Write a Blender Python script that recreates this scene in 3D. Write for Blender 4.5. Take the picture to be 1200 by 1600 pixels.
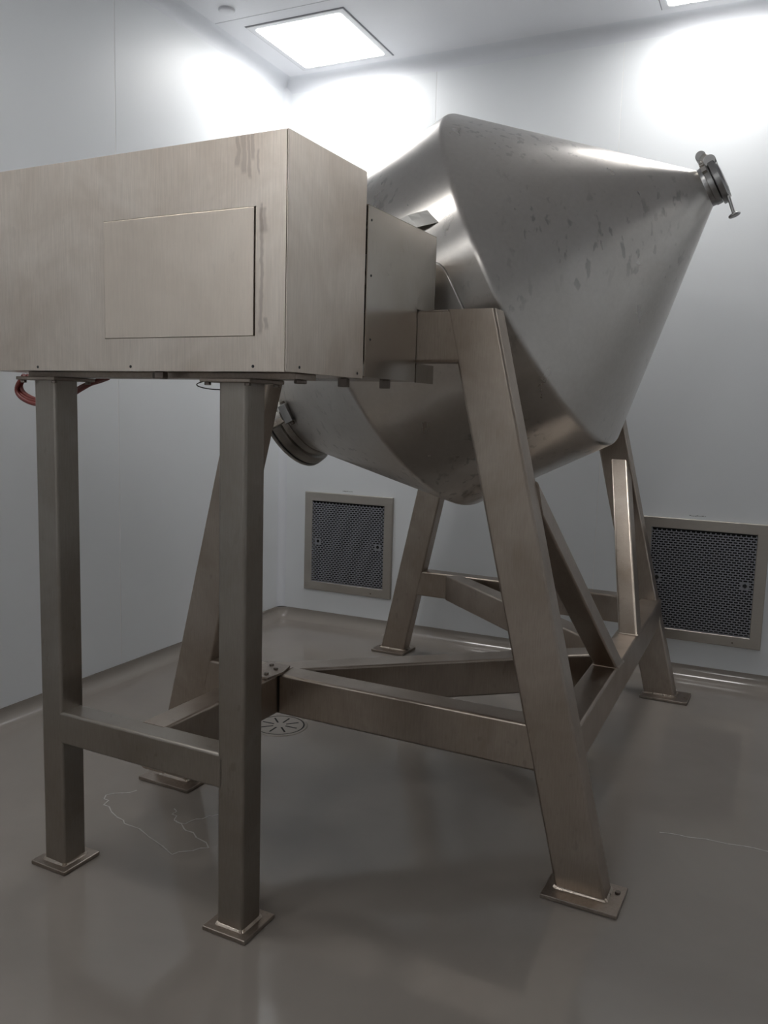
import bpy, bmesh, math, random
from mathutils import Vector, Matrix

for o in list(bpy.data.objects):
    bpy.data.objects.remove(o)
scn = bpy.context.scene
COL = scn.collection
random.seed(7)

# ------------------------------------------------------------------ camera
YAW, PITCH, ROLL, FPX, CAM_Z = 0.4372, 0.1221, 0.0276, 1301.3, 1.43
cam_data = bpy.data.cameras.new('camera')
cam = bpy.data.objects.new('camera', cam_data)
COL.objects.link(cam)
cam_data.sensor_fit = 'HORIZONTAL'
cam_data.sensor_width = 36.0
cam_data.lens = 36.0 * FPX / 1200.0
cam_data.clip_start = 0.02
F = Vector((-math.sin(YAW) * math.cos(PITCH), math.cos(YAW) * math.cos(PITCH), -math.sin(PITCH)))
R = Vector((math.cos(YAW), math.sin(YAW), 0))
U = R.cross(F)
R2 = R * math.cos(ROLL) + U * math.sin(ROLL)
U2 = -R * math.sin(ROLL) + U * math.cos(ROLL)
cam.matrix_world = Matrix(((R2.x, U2.x, -F.x, 0), (R2.y, U2.y, -F.y, 0), (R2.z, U2.z, -F.z, CAM_Z), (0, 0, 0, 1)))
scn.camera = cam

# ------------------------------------------------------------------ world, exposure, lamp levels
world = bpy.data.worlds.new('world')
scn.world = world
world.use_nodes = True
world.node_tree.nodes['Background'].inputs[0].default_value = (0.5, 0.52, 0.55, 1)
world.node_tree.nodes['Background'].inputs[1].default_value = 0.0
scn.view_settings.view_transform = 'Standard'
scn.view_settings.look = 'None'
scn.view_settings.gamma = 1
scn.view_settings.use_curve_mapping = False
scn.view_settings.exposure = 0.16
LAMP = 14.5          # strength of the ceiling panels along the back wall
LAMP_ADDED_SIDE = 9.0      # unseen panel by the right wall, added to lift the beams and drum
LAMP_MID = 15.0      # strength of the unseen overhead panel, added for the streak on the drum band
MID_Y = 1.02
LAMP_FRONT = 19.0    # strength of two unseen panels behind the camera, added to light the housing front

# ------------------------------------------------------------------ node helpers
def new_mat(name):
    m = bpy.data.materials.new(name)
    m.use_nodes = True
    nt = m.node_tree
    b = nt.nodes['Principled BSDF']
    return m, nt, b

def N(nt, typ, **kw):
    n = nt.nodes.new(typ)
    for k, v in kw.items():
        if k.startswith('i_'):
            key = k[2:]
            key = int(key) if key.isdigit() else key.replace('_', ' ')
            n.inputs[key].default_value = v
        else:
            setattr(n, k, v)
    return n

def L(nt, a, b):
    nt.links.new(a, b)

def ramp(nt, fac, stops):
    r = nt.nodes.new('ShaderNodeValToRGB')
    els = r.color_ramp.elements
    while len(els) < len(stops):
        els.new(0.5)
    for e, (p, c) in zip(els, stops):
        e.position = p
        e.color = (c, c, c, 1) if isinstance(c, (int, float)) else (*c, 1)
    L(nt, fac, r.inputs[0])
    return r.outputs[0]

def mixc(nt, fac, a, b, mode='MIX'):
    m = nt.nodes.new('ShaderNodeMix')
    m.data_type = 'RGBA'
    m.blend_type = mode
    for sock, v in ((m.inputs[0], fac), (m.inputs[6], a), (m.inputs[7], b)):
        if hasattr(v, 'links'):
            L(nt, v, sock)
        elif isinstance(v, (int, float)):
            sock.default_value = v
        else:
            sock.default_value = (*v, 1)
    return m.outputs[2]

def coords(nt, scale=(1, 1, 1), loc=(0, 0, 0), rot=(0, 0, 0)):
    tc = nt.nodes.new('ShaderNodeTexCoord')
    mp = nt.nodes.new('ShaderNodeMapping')
    mp.inputs['Scale'].default_value = scale
    mp.inputs['Location'].default_value = loc
    mp.inputs['Rotation'].default_value = rot
    L(nt, tc.outputs['Object'], mp.inputs[0])
    return mp.outputs[0]

def noise(nt, vec, scale, detail=3, rough=0.5, dist=0.0):
    n = N(nt, 'ShaderNodeTexNoise', i_Scale=scale, i_Detail=detail, i_Roughness=rough, i_Distortion=dist)
    L(nt, vec, n.inputs['Vector'])
    return n.outputs['Fac']

def steel(name, base, rough=0.34, grain=(60, 60, 2), spots=0.0, smear=0.12, bump=0.03, grain_rot=(0, 0, 0), dark=None, aniso=0.0, tangent=(1, 1, 0), rvar=1.0, spot_lo=0.64):
    """satin stainless steel: fine directional grain, cloudy smears, a few dark specks"""
    m, nt, b = new_mat(name)
    b.inputs['Metallic'].default_value = 1.0
    g = noise(nt, coords(nt, grain, rot=grain_rot), 6, 3, 0.6)
    cl = noise(nt, coords(nt), 3.2, 5, 0.6, 0.6)
    if aniso > 0:
        b.inputs['Anisotropic'].default_value = aniso
        tv = N(nt, 'ShaderNodeCombineXYZ')
        for k_ in range(3):
            tv.inputs[k_].default_value = tangent[k_]
        L(nt, tv.outputs[0], b.inputs['Tangent'])
    cl2 = noise(nt, coords(nt, (1, 1, 0.45), (3.1, 1.7, 0.3)), 9, 4, 0.6, 0.3)
    c = mixc(nt, 1.0, base, ramp(nt, g, [(0.25, 1 - smear * 0.7), (0.75, 1.0)]), 'MULTIPLY')
    c = mixc(nt, 1.0, c, ramp(nt, cl, [(0.3, (1 - smear, 1 - smear * 1.15, 1 - smear * 1.3)), (0.7, (1, 1, 1))]), 'MULTIPLY')
    if spots > 0:
        vo = noise(nt, coords(nt, (1, 1, 0.55), (0.7, 5.2, 2.2), (0.3, 0.5, 0.2)), 34, 2, 0.5, 0.2)
        area = noise(nt, coords(nt, (1, 1, 1), (8, 2, 4)), 2.6, 2, 0.5)
        sp = N(nt, 'ShaderNodeMath', operation='MULTIPLY')
        L(nt, ramp(nt, vo, [(spot_lo, 0.0), (spot_lo + 0.08, 1.0)]), sp.inputs[0])
        L(nt, ramp(nt, area, [(0.46, 0.0), (0.58, 1.0)]), sp.inputs[1])
        sm = N(nt, 'ShaderNodeMath', operation='MULTIPLY')
        L(nt, sp.outputs[0], sm.inputs[0])
        sm.inputs[1].default_value = spots
        d = dark or tuple(x * 0.45 for x in base)
        c = mixc(nt, sm.outputs[0], c, d)
    L(nt, c, b.inputs['Base Color'])
    r = N(nt, 'ShaderNodeMapRange')
    L(nt, cl2, r.inputs[0])
    r.inputs[1].default_value = 0.3
    r.inputs[2].default_value = 0.7
    r.inputs[3].default_value = rough - 0.03 * rvar
    r.inputs[4].default_value = rough + 0.04 * rvar
    L(nt, r.outputs[0], b.inputs['Roughness'])
    bp = N(nt, 'ShaderNodeBump', i_Strength=bump, i_Distance=0.002)
    L(nt, g, bp.inputs['Height'])
    bp2 = N(nt, 'ShaderNodeBump', i_Strength=0.05, i_Distance=0.01)
    L(nt, noise(nt, coords(nt), 2.4, 1, 0.4), bp2.inputs['Height'])
    L(nt, bp.outputs[0], bp2.inputs['Normal'])
    L(nt, bp2.outputs[0], b.inputs['Normal'])
    return m

def plain(name, col, rough=0.5, metal=0.0, em=None, es=0.0, coat=0.0):
    m, nt, b = new_mat(name)
    b.inputs['Base Color'].default_value = (*col, 1)
    b.inputs['Roughness'].default_value = rough
    b.inputs['Metallic'].default_value = metal
    if em:
        b.inputs['Emission Color'].default_value = (*em, 1)
        b.inputs['Emission Strength'].default_value = es
    return m

# ------------------------------------------------------------------ materials
M = {}
M['frame'] = steel('frame_steel', (0.49, 0.43, 0.375), 0.33, (50, 50, 3), 0.35, 0.25, 0.03)
M['stand'] = steel('stand_steel', (0.38, 0.35, 0.315), 0.32, (50, 50, 3), 0.3, 0.2, 0.03)
M['drum'] = steel('drum_steel', (0.60, 0.575, 0.545), 0.30, (10, 10, 10), 0.6, 0.10, 0.02, spot_lo=0.59, aniso=0.75, tangent=(math.cos(0.463), 0, math.sin(0.463)))
M['plate'] = steel('foot_plate_steel', (0.42, 0.37, 0.33), 0.42, (20, 20, 20), 0.4, 0.3)
M['panel'] = steel('access_panel_steel', (0.79, 0.70, 0.61), 0.33, (40, 40, 3), 0.15, 0.10, 0.02)
M['cover'] = steel('shaft_cover_steel', (0.53, 0.49, 0.445), 0.24, (45, 45, 3), 0.2, 0.12, 0.02)
M['clamp'] = steel('clamp_steel', (0.40, 0.40, 0.40), 0.33, (10, 10, 10), 0.1, 0.1)
M['ring'] = steel('flange_steel', (0.36, 0.35, 0.33), 0.30, (10, 10, 10), 0.2, 0.12)
M['bright'] = steel('bright_steel', (0.75, 0.72, 0.68), 0.25, (10, 10, 10), 0.0, 0.1)
M['weld'] = steel('weld_bead_steel', (0.62, 0.56, 0.50), 0.28, (30, 30, 30), 0.0, 0.35, 0.3)
M['vent'] = steel('vent_frame_steel', (0.50, 0.47, 0.43), 0.42, (3, 60, 60), 0.0, 0.08, 0.01)
M['perf'] = plain('perforated_steel', (0.33, 0.335, 0.37), 0.45, 0.6)
M['dark'] = plain('dark_void', (0.008, 0.008, 0.009), 0.8)
M['gasket'] = plain('black_rubber', (0.02, 0.02, 0.02), 0.5)
M['bolt'] = plain('bolt_steel', (0.20, 0.17, 0.15), 0.45, 0.9)
M['hose'] = plain('red_hose', (0.16, 0.028, 0.022), 0.4)
M['wire'] = plain('black_wire', (0.02, 0.02, 0.02), 0.5)
M['trim'] = plain('light_trim', (0.72, 0.73, 0.76), 0.4)
M['seal'] = plain('panel_sealant', (0.82, 0.82, 0.82), 0.5)
M['line'] = plain('joint_grey', (0.30, 0.30, 0.33), 0.6)  # one even grey for ceiling joints and the line round the lights
M['mark'] = plain('pen_ink', (0.06, 0.06, 0.065), 0.7)
M['chalk'] = plain('chalk_scuff', (0.42, 0.40, 0.37), 0.5)

def wall_mat(name, col):
    m, nt, b = new_mat(name)
    cl = noise(nt, coords(nt), 1.3, 3, 0.5)
    c = mixc(nt, 1.0, col, ramp(nt, cl, [(0.3, 0.97), (0.7, 1.0)]), 'MULTIPLY')
    L(nt, c, b.inputs['Base Color'])
    b.inputs['Roughness'].default_value = 0.42
    b.inputs['Specular IOR Level'].default_value = 0.35
    bp = N(nt, 'ShaderNodeBump', i_Strength=0.02, i_Distance=0.01)
    L(nt, noise(nt, coords(nt), 2.0, 2), bp.inputs['Height'])
    L(nt, bp.outputs[0], b.inputs['Normal'])
    return m
M['wall'] = wall_mat('cleanroom_wall_panel', (0.765, 0.79, 0.812))
M['ceil'] = wall_mat('cleanroom_ceiling_panel', (0.80, 0.81, 0.845))
M['cove'] = wall_mat('white_cove', (0.74, 0.76, 0.80))

def floor_mat():
    m, nt, b = new_mat('grey_epoxy_floor')
    v = coords(nt)
    cl = noise(nt, v, 1.1, 5, 0.6, 0.4)
    c = ramp(nt, cl, [(0.3, (0.235, 0.209, 0.186)), (0.72, (0.28, 0.253, 0.227))])
    # faint scuffs: long thin light streaks where the noise crosses a level
    sc = noise(nt, coords(nt, (1, 2.2, 1), (1, 4, 0), (0, 0, 0.6)), 2.4, 3, 0.5, 0.8)
    line = ramp(nt, sc, [(0.494, 0.0), (0.5, 1.0), (0.506, 0.0)])
    gate = ramp(nt, noise(nt, v, 1.9, 2), [(0.52, 0.0), (0.62, 1.0)])
    mm = N(nt, 'ShaderNodeMath', operation='MULTIPLY')
    L(nt, line, mm.inputs[0]); L(nt, gate, mm.inputs[1])
    m2 = N(nt, 'ShaderNodeMath', operation='MULTIPLY')
    L(nt, mm.outputs[0], m2.inputs[0]); m2.inputs[1].default_value = 0.05
    c = mixc(nt, m2.outputs[0], c, (0.30, 0.28, 0.26))
    L(nt, c, b.inputs['Base Color'])
    r = N(nt, 'ShaderNodeMapRange')
    L(nt, noise(nt, coords(nt, (1, 1, 1), (4, 4, 0)), 2.0, 4, 0.6), r.inputs[0])
    r.inputs[1].default_value = 0.3; r.inputs[2].default_value = 0.7
    r.inputs[3].default_value = 0.07; r.inputs[4].default_value = 0.15
    L(nt, r.outputs[0], b.inputs['Roughness'])
    b.inputs['Specular IOR Level'].default_value = 0.5
    bp = N(nt, 'ShaderNodeBump', i_Strength=0.03, i_Distance=0.02)
    L(nt, noise(nt, v, 5, 3), bp.inputs['Height'])
    L(nt, bp.outputs[0], b.inputs['Normal'])
    return m
M['floor'] = floor_mat()

def housing_mat():
    """brushed sheet with vertical grain and a few drip stains under the top edge (object space)"""
    m = steel('housing_sheet', (0.80, 0.72, 0.64), 0.33, (70, 70, 2.0), 0.12, 0.24, 0.05, aniso=0.5)
    nt = m.node_tree
    b = nt.nodes['Principled BSDF']
    src = b.inputs['Base Color'].links[0].from_socket
    tc = nt.nodes.new('ShaderNodeTexCoord')
    sep = nt.nodes.new('ShaderNodeSeparateXYZ')
    wob = N(nt, 'ShaderNodeTexNoise', i_Scale=14.0, i_Detail=3.0)
    L(nt, tc.outputs['Object'], wob.inputs['Vector'])
    L(nt, tc.outputs['Object'], sep.inputs[0])
    wx = N(nt, 'ShaderNodeMath', operation='MULTIPLY_ADD')
    L(nt, wob.outputs['Fac'], wx.inputs[0]); wx.inputs[1].default_value = 0.035
    L(nt, sep.outputs[0], wx.inputs[2])
    c = src
    # (x centre + .0175 wobble, half width, z bottom, z top)
    for (x0, hw, zb, zt) in ((0.005, .006, 1.985, 2.06), (0.022, .009, 1.968, 2.06), (0.038, .005, 1.955, 2.06),
                             (0.050, .006, 1.995, 2.06), (0.066, .004, 1.962, 2.02), (0.083, .013, 1.83, 1.89),
                             (0.078, .005, 1.60, 1.90), (-0.40, .012, 1.868, 1.885), (0.091, .006, 1.61, 1.64)):
        d = N(nt, 'ShaderNodeMath', operation='SUBTRACT'); L(nt, wx.outputs[0], d.inputs[0]); d.inputs[1].default_value = x0 + 0.39 + 0.0175
        a = N(nt, 'ShaderNodeMath', operation='ABSOLUTE'); L(nt, d.outputs[0], a.inputs[0])
        fx = N(nt, 'ShaderNodeMapRange'); L(nt, a.outputs[0], fx.inputs[0])
        fx.inputs[1].default_value = hw * 0.6; fx.inputs[2].default_value = hw * 1.2
        fx.inputs[3].default_value = 1; fx.inputs[4].default_value = 0
        fz = N(nt, 'ShaderNodeMapRange'); L(nt, sep.outputs[2], fz.inputs[0])
        fz.inputs[1].default_value = zb - .004; fz.inputs[2].default_value = zb + .006
        fz2 = N(nt, 'ShaderNodeMapRange'); L(nt, sep.outputs[2], fz2.inputs[0])
        fz2.inputs[1].default_value = zt - .006; fz2.inputs[2].default_value = zt
        fz2.inputs[3].default_value = 1; fz2.inputs[4].default_value = 0
        m1 = N(nt, 'ShaderNodeMath', operation='MULTIPLY'); L(nt, fx.outputs[0], m1.inputs[0]); L(nt, fz.outputs[0], m1.inputs[1])
        m2 = N(nt, 'ShaderNodeMath', operation='MULTIPLY'); L(nt, m1.outputs[0], m2.inputs[0]); L(nt, fz2.outputs[0], m2.inputs[1])
        m3 = N(nt, 'ShaderNodeMath', operation='MULTIPLY'); L(nt, m2.outputs[0], m3.inputs[0]); m3.inputs[1].default_value = 0.38
        c = mixc(nt, m3.outputs[0], c, (0.24, 0.19, 0.165))
    L(nt, c, b.inputs['Base Color'])
    return m
M['housing'] = housing_mat()

def lamp_mat(name, s):
    return plain(name, (0.9, 0.9, 0.9), 0.5, 0, (1.0, 0.988, 0.970), s)
M['lamp'] = lamp_mat('lit_diffuser', LAMP)
M['lamp_added_side'] = lamp_mat('lit_diffuser_added_side', LAMP_ADDED_SIDE)
M['lamp_mid'] = lamp_mat('lit_diffuser_overhead', LAMP_MID)
M['lamp_front'] = lamp_mat('lit_diffuser_front', LAMP_FRONT)

# ------------------------------------------------------------------ mesh helpers
def mesh_obj(name, bm, mat, parent=None, smooth=None, org=(0, 0, 0)):
    bmesh.ops.remove_doubles(bm, verts=bm.verts, dist=1e-6)
    bmesh.ops.recalc_face_normals(bm, faces=bm.faces)
    if org != (0, 0, 0):
        bmesh.ops.translate(bm, verts=bm.verts, vec=-Vector(org))
    me = bpy.data.meshes.new(name)
    bm.to_mesh(me)
    bm.free()
    me.materials.append(mat)
    if smooth is not None:
        me.shade_smooth()
        me.set_sharp_from_angle(angle=math.radians(smooth))
    o = bpy.data.objects.new(name, me)
    COL.objects.link(o)
    if smooth is not None:
        wn = o.modifiers.new('weighted', 'WEIGHTED_NORMAL')
        wn.keep_sharp = True
        wn.weight = 100
    if parent is not None:
        o.parent = parent
    return o

def empty(name, loc, rz=0.0):
    o = bpy.data.objects.new(name, None)
    o.empty_display_size = 0.1
    COL.objects.link(o)
    o.location = loc
    o.rotation_euler = (0, 0, rz)
    return o

def tag(o, label=None, cat=None, group=None, kind=None):
    if label: o['label'] = label
    if cat: o['category'] = cat
    if group: o['group'] = group
    if kind: o['kind'] = kind
    return o

def add_box(bm, lo, hi, bevel=0.0, seg=2):
    x0, y0, z0 = lo; x1, y1, z1 = hi
    vs = [bm.verts.new(p) for p in ((x0, y0, z0), (x1, y0, z0), (x1, y1, z0), (x0, y1, z0),
                                    (x0, y0, z1), (x1, y0, z1), (x1, y1, z1), (x0, y1, z1))]
    fs = [bm.faces.new([vs[i] for i in f]) for f in ((0, 3, 2, 1), (4, 5, 6, 7), (0, 1, 5, 4), (1, 2, 6, 5), (2, 3, 7, 6), (3, 0, 4, 7))]
    if bevel > 0:
        es = list({e for f in fs for e in f.edges})
        bmesh.ops.bevel(bm, geom=es, offset=bevel, segments=seg, affect='EDGES', profile=0.5)

def rrect(w, h, r, seg=4):
    """rounded rectangle, list of (a, b), counter-clockwise"""
    pts = []
    for cx, cy, a0 in ((w / 2 - r, h / 2 - r, 0), (-w / 2 + r, h / 2 - r, 90), (-w / 2 + r, -h / 2 + r, 180), (w / 2 - r, -h / 2 + r, 270)):
        for i in range(seg + 1):
            a = math.radians(a0 + 90 * i / seg)
            pts.append((cx + r * math.cos(a), cy + r * math.sin(a)))
    return pts

def loft(bm, rings, caps=True):
    R_ = [[bm.verts.new(p) for p in ring] for ring in rings]
    n = len(rings[0])
    for a, b in zip(R_, R_[1:]):
        for i in range(n):
            bm.faces.new((a[i], a[(i + 1) % n], b[(i + 1) % n], b[i]))
    if caps:
        bm.faces.new(R_[0][::-1])
        bm.faces.new(R_[-1])

def revolve(bm, prof, origin, axis, n=96, close=False):
    """prof: list of (s along axis, radius)"""
    axis = Vector(axis).normalized()
    origin = Vector(origin)
    t = Vector((0, 1, 0)) if abs(axis.y) < 0.9 else Vector((1, 0, 0))
    e1 = (t - axis * t.dot(axis)).normalized()
    e2 = axis.cross(e1)
    rings = []
    for s, r in prof:
        if r < 1e-6:
            rings.append([bm.verts.new(origin + axis * s)])
        else:
            rings.append([bm.verts.new(origin + axis * s + (e1 * math.cos(2 * math.pi * i / n) + e2 * math.sin(2 * math.pi * i / n)) * r) for i in range(n)])
    for a, b in zip(rings, rings[1:]):
        for i in range(n):
            j = (i + 1) % n
            if len(a) == 1 and len(b) == 1:
                continue
            if len(a) == 1:
                bm.faces.new((a[0], b[j], b[i]))
            elif len(b) == 1:
                bm.faces.new((a[i], a[j], b[0]))
            else:
                bm.faces.new((a[i], a[j], b[j], b[i]))

def cyl(bm, p0, p1, r, n=20):
    p0 = Vector(p0); p1 = Vector(p1)
    l = (p1 - p0).length
    b = min(0.12 * r, 0.3 * l)
    revolve(bm, [(0, 0), (0, r - b), (b, r), (l - b, r), (l, r - b), (l, 0)], p0, p1 - p0, n)

def hexbolt(bm, p0, p1, r):
    cyl(bm, p0, p1, r, 6)

def tube_path(bm, pts, r, n=10, sub=6):
    P = [Vector(p) for p in pts]
    Q = []
    for i in range(len(P) - 1):
        a = P[max(i - 1, 0)]; b = P[i]; c = P[i + 1]; d = P[min(i + 2, len(P) - 1)]
        for k in range(sub):
            t = k / sub
            Q.append(0.5 * ((2 * b) + (c - a) * t + (2 * a - 5 * b + 4 * c - d) * t * t + (-a + 3 * b - 3 * c + d) * t ** 3))
    Q.append(P[-1])
    rings = []
    up = Vector((0.13, 0.7, 0.7)).normalized()
    for i, q in enumerate(Q):
        d = (Q[min(i + 1, len(Q) - 1)] - Q[max(i - 1, 0)]).normalized()
        e1 = d.cross(up).normalized(); e2 = d.cross(e1)
        rings.append([q + (e1 * math.cos(2 * math.pi * k / n) + e2 * math.sin(2 * math.pi * k / n)) * r for k in range(n)])
    loft(bm, rings)

# ================================================================== THE ROOM
XL, XR, YB, YF, ZC = -3.018, 2.60, 4.801, -2.60, 3.491
CV = 0.07     # floor cove height
CT = 0.05     # ceiling cove radius
TH = 0.06     # wall panel thickness

# floor with its coved skirting rising up the walls
bm = bmesh.new()
def offset_loop(d, z):
    """rounded room outline pulled in by d"""
    r = max(0.09 - d, 0.012)
    pts = []
    x0, x1, y0, y1 = XL + d, XR - d, YF + d, YB - d
    for cx, cy, a0 in ((x1 - r, y1 - r, 0), (x0 + r, y1 - r, 90), (x0 + r, y0 + r, 180), (x1 - r, y0 + r, 270)):
        for i in range(7):
            a = math.radians(a0 + 15 * i)
            pts.append((cx + r * math.cos(a), cy + r * math.sin(a), z))
    return pts
rings = [offset_loop(-0.004, CV + 0.0), offset_loop(0.004, CV)]
for i in range(9):
    a = math.radians(90 * i / 8)
    rings.append(offset_loop(0.004 + CV * (1 - math.cos(a)), CV * (1 - math.sin(a))))
Rv = [[bm.verts.new(p) for p in ring] for ring in rings]
for a, b in zip(Rv, Rv[1:]):
    for i in range(len(a)):
        bm.faces.new((a[i], a[(i + 1) % len(a)], b[(i + 1) % len(a)], b[i]))
bm.faces.new(Rv[-1])
floor = mesh_obj('floor', bm, M['floor'], smooth=40)
tag(floor, kind='structure')

def scuff(pts, w):
    bm = bmesh.new()
    for (ax, ay), (bx_, by_) in zip(pts, pts[1:]):
        d = Vector((bx_ - ax, by_ - ay, 0)); n = Vector((-d.y, d.x, 0)).normalized() * w / 2
        z = Vector((0, 0, 0.0006))
        a = Vector((ax, ay, 0)) + z; b = Vector((bx_, by_, 0)) + z
        q = [bm.verts.new(p) for p in (a - n, b - n * .6, b + n * .6, a + n)]
        q2 = [bm.verts.new(v.co - Vector((0, 0, 0.0004))) for v in q]
        bm.faces.new(q)
        for i in range(4):
            bm.faces.new((q[i], q[(i + 1) % 4], q2[(i + 1) % 4], q2[i]))
    return mesh_obj('chalk_scuff', bm, M['chalk'], floor)
def jitter(pts, k=4, amp=0.012):
    out = []
    for (a, b) in zip(pts, pts[1:]):
        for i in range(k):
            t = i / k
            out.append((a[0] + (b[0] - a[0]) * t + random.uniform(-amp, amp), a[1] + (b[1] - a[1]) * t + random.uniform(-amp, amp)))
    out.append(pts[-1])
    return out
scuff(jitter([(-2.05, 2.30), (-2.115, 2.212), (-2.056, 2.137), (-1.912, 2.089), (-1.649, 2.008), (-1.57, 2.09), (-1.712, 2.146), (-1.78, 2.18)]), 0.005)
scuff(jitter([(-1.83, 2.24), (-1.824, 2.209), (-1.76, 2.16), (-1.70, 2.24), (-1.66, 2.30)]), 0.004)
scuff(jitter([(-0.26, 2.90), (-0.173, 2.912), (0.008, 2.942), (0.10, 2.941)], 3, 0.006), 0.005)

def wall_root(name):
    o = empty(name, (0, 0, 0))
    o['kind'] = 'structure'
    return o

def panel_box(root, lo, hi, mat=None, name='wall_panel'):
    bm = bmesh.new()
    add_box(bm, lo, hi, 0.0015, 1)
    return mesh_obj(name, bm, mat or M['wall'], root)

def panel_with_hole(root, x0, x1, z0, z1, hx0, hx1, hz0, hz1):
    """back wall panel (faces -Y) with a rectangular duct opening"""
    bm = bmesh.new()
    for y in (YB, YB + TH):
        o_ = [bm.verts.new(p) for p in ((x0, y, z0), (x1, y, z0), (x1, y, z1), (x0, y, z1))]
        h_ = [bm.verts.new(p) for p in ((hx0, y, hz0), (hx1, y, hz0), (hx1, y, hz1), (hx0, y, hz1))]
        for i in range(4):
            bm.faces.new((o_[i], o_[(i + 1) % 4], h_[(i + 1) % 4], h_[i]))
        if y == YB:
            fo, fh = o_, h_
    for i in range(4):
        j = (i + 1) % 4
        bm.faces.new((fo[i], fo[j], o_[j], o_[i]))
        bm.faces.new((fh[i], fh[j], h_[j], h_[i]))
    return mesh_obj('wall_panel', bm, M['wall'], root)

G = 0.0015
wb = wall_root('wall_back')
seams = [XL, -1.978, -0.899, 0.18, 1.26, 2.34, XR]
V1 = (-2.818, -2.176, 0.218, 0.876)
V2 = (-0.650, 0.004, 0.209, 0.884)
for a, b in zip(seams, seams[1:]):
    hole = V1 if a == XL else (V2 if a == -0.899 else None)
    if hole:
        panel_with_hole(wb, a + G, b - G, CV, ZC, hole[0] + .04, hole[1] - .04, hole[2] + .04, hole[3] - .04)
    else:
        panel_box(wb, (a + G, YB, CV), (b - G, YB + TH, ZC))
    bm = bmesh.new()
    add_box(bm, (b - .004, YB + .0012, CV), (b + .004, YB + TH, ZC))
    mesh_obj('panel_seal', bm, M['seal'], wb)
wl = wall_root('wall_left')
yl = [YB, 4.383, 3.261, 2.14, 1.02, -0.10, -1.22, YF]
for a, b in zip(yl, yl[1:]):
    panel_box(wl, (XL - TH, b + G, CV), (XL, a - G, ZC))
    bm = bmesh.new()
    add_box(bm, (XL - TH, b - .004, CV), (XL - .0012, b + .004, ZC))
    mesh_obj('panel_seal', bm, M['seal'], wl)
wr = wall_root('wall_right')
for a, b in zip(yl, yl[1:]):
    panel_box(wr, (XR, b + G, CV), (XR + TH, a - G, ZC))
wf = wall_root('wall_front')
for a, b in zip(seams, seams[1:]):
    panel_box(wf, (a + G, YF - TH, CV), (b - G, YF, ZC))

# corner and ceiling coves (concave strips)
def cove_strip(name, pts_fn, root):
    bm = bmesh.new()
    n = 8
    A = []; B = []
    for i in range(n + 1):
        a = math.radians(90 * i / n)
        pa, pb = pts_fn(1 - math.cos(a), 1 - math.sin(a))
        A.append(bm.verts.new(pa)); B.append(bm.verts.new(pb))
    for i in range(n):
        bm.faces.new((A[i], A[i + 1], B[i + 1], B[i]))
    o = mesh_obj(name, bm, M['cove'], None, smooth=60)
    tag(o, kind='structure')
    return o
CR = 0.045
CE = 0.075
cove_strip('trim_1', lambda p, q: ((XL + CR * p, YB - CR * q, CV), (XL + CR * p, YB - CR * q, ZC)), wb)
cove_strip('trim_2', lambda p, q: ((XL, YB - CE * p, ZC - CE * q), (XR, YB - CE * p, ZC - CE * q)), wb)
cove_strip('trim_3', lambda p, q: ((XL + CE * p, YF, ZC - CE * q), (XL + CE * p, YB, ZC - CE * q)), wl)
cove_strip('trim_4', lambda p, q: ((XR - CE * p, YF, ZC - CE * q), (XR - CE * p, YB, ZC - CE * q)), wl)
cove_strip('trim_5', lambda p, q: ((XL, YF + CE * p, ZC - CE * q), (XR, YF + CE * p, ZC - CE * q)), wl)

# ceiling: panels with a hairline joint
ceil = wall_root('ceiling')
cy = [YB, 3.95, 2.75, 1.55, 0.35, -0.85, -2.05, YF]
for a, b in zip(cy, cy[1:]):
    bm = bmesh.new()
    add_box(bm, (XL, b + 0.002, ZC), (XR, a - 0.002, ZC + 0.05), 0.001, 1)
    mesh_obj('ceiling_panel', bm, M['ceil'], ceil)
    bm = bmesh.new()
    add_box(bm, (XL, b - 0.004, ZC + 0.0015), (XR, b + 0.004, ZC + 0.05))
    mesh_obj('joint_strip', bm, M['line'], ceil)

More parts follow.
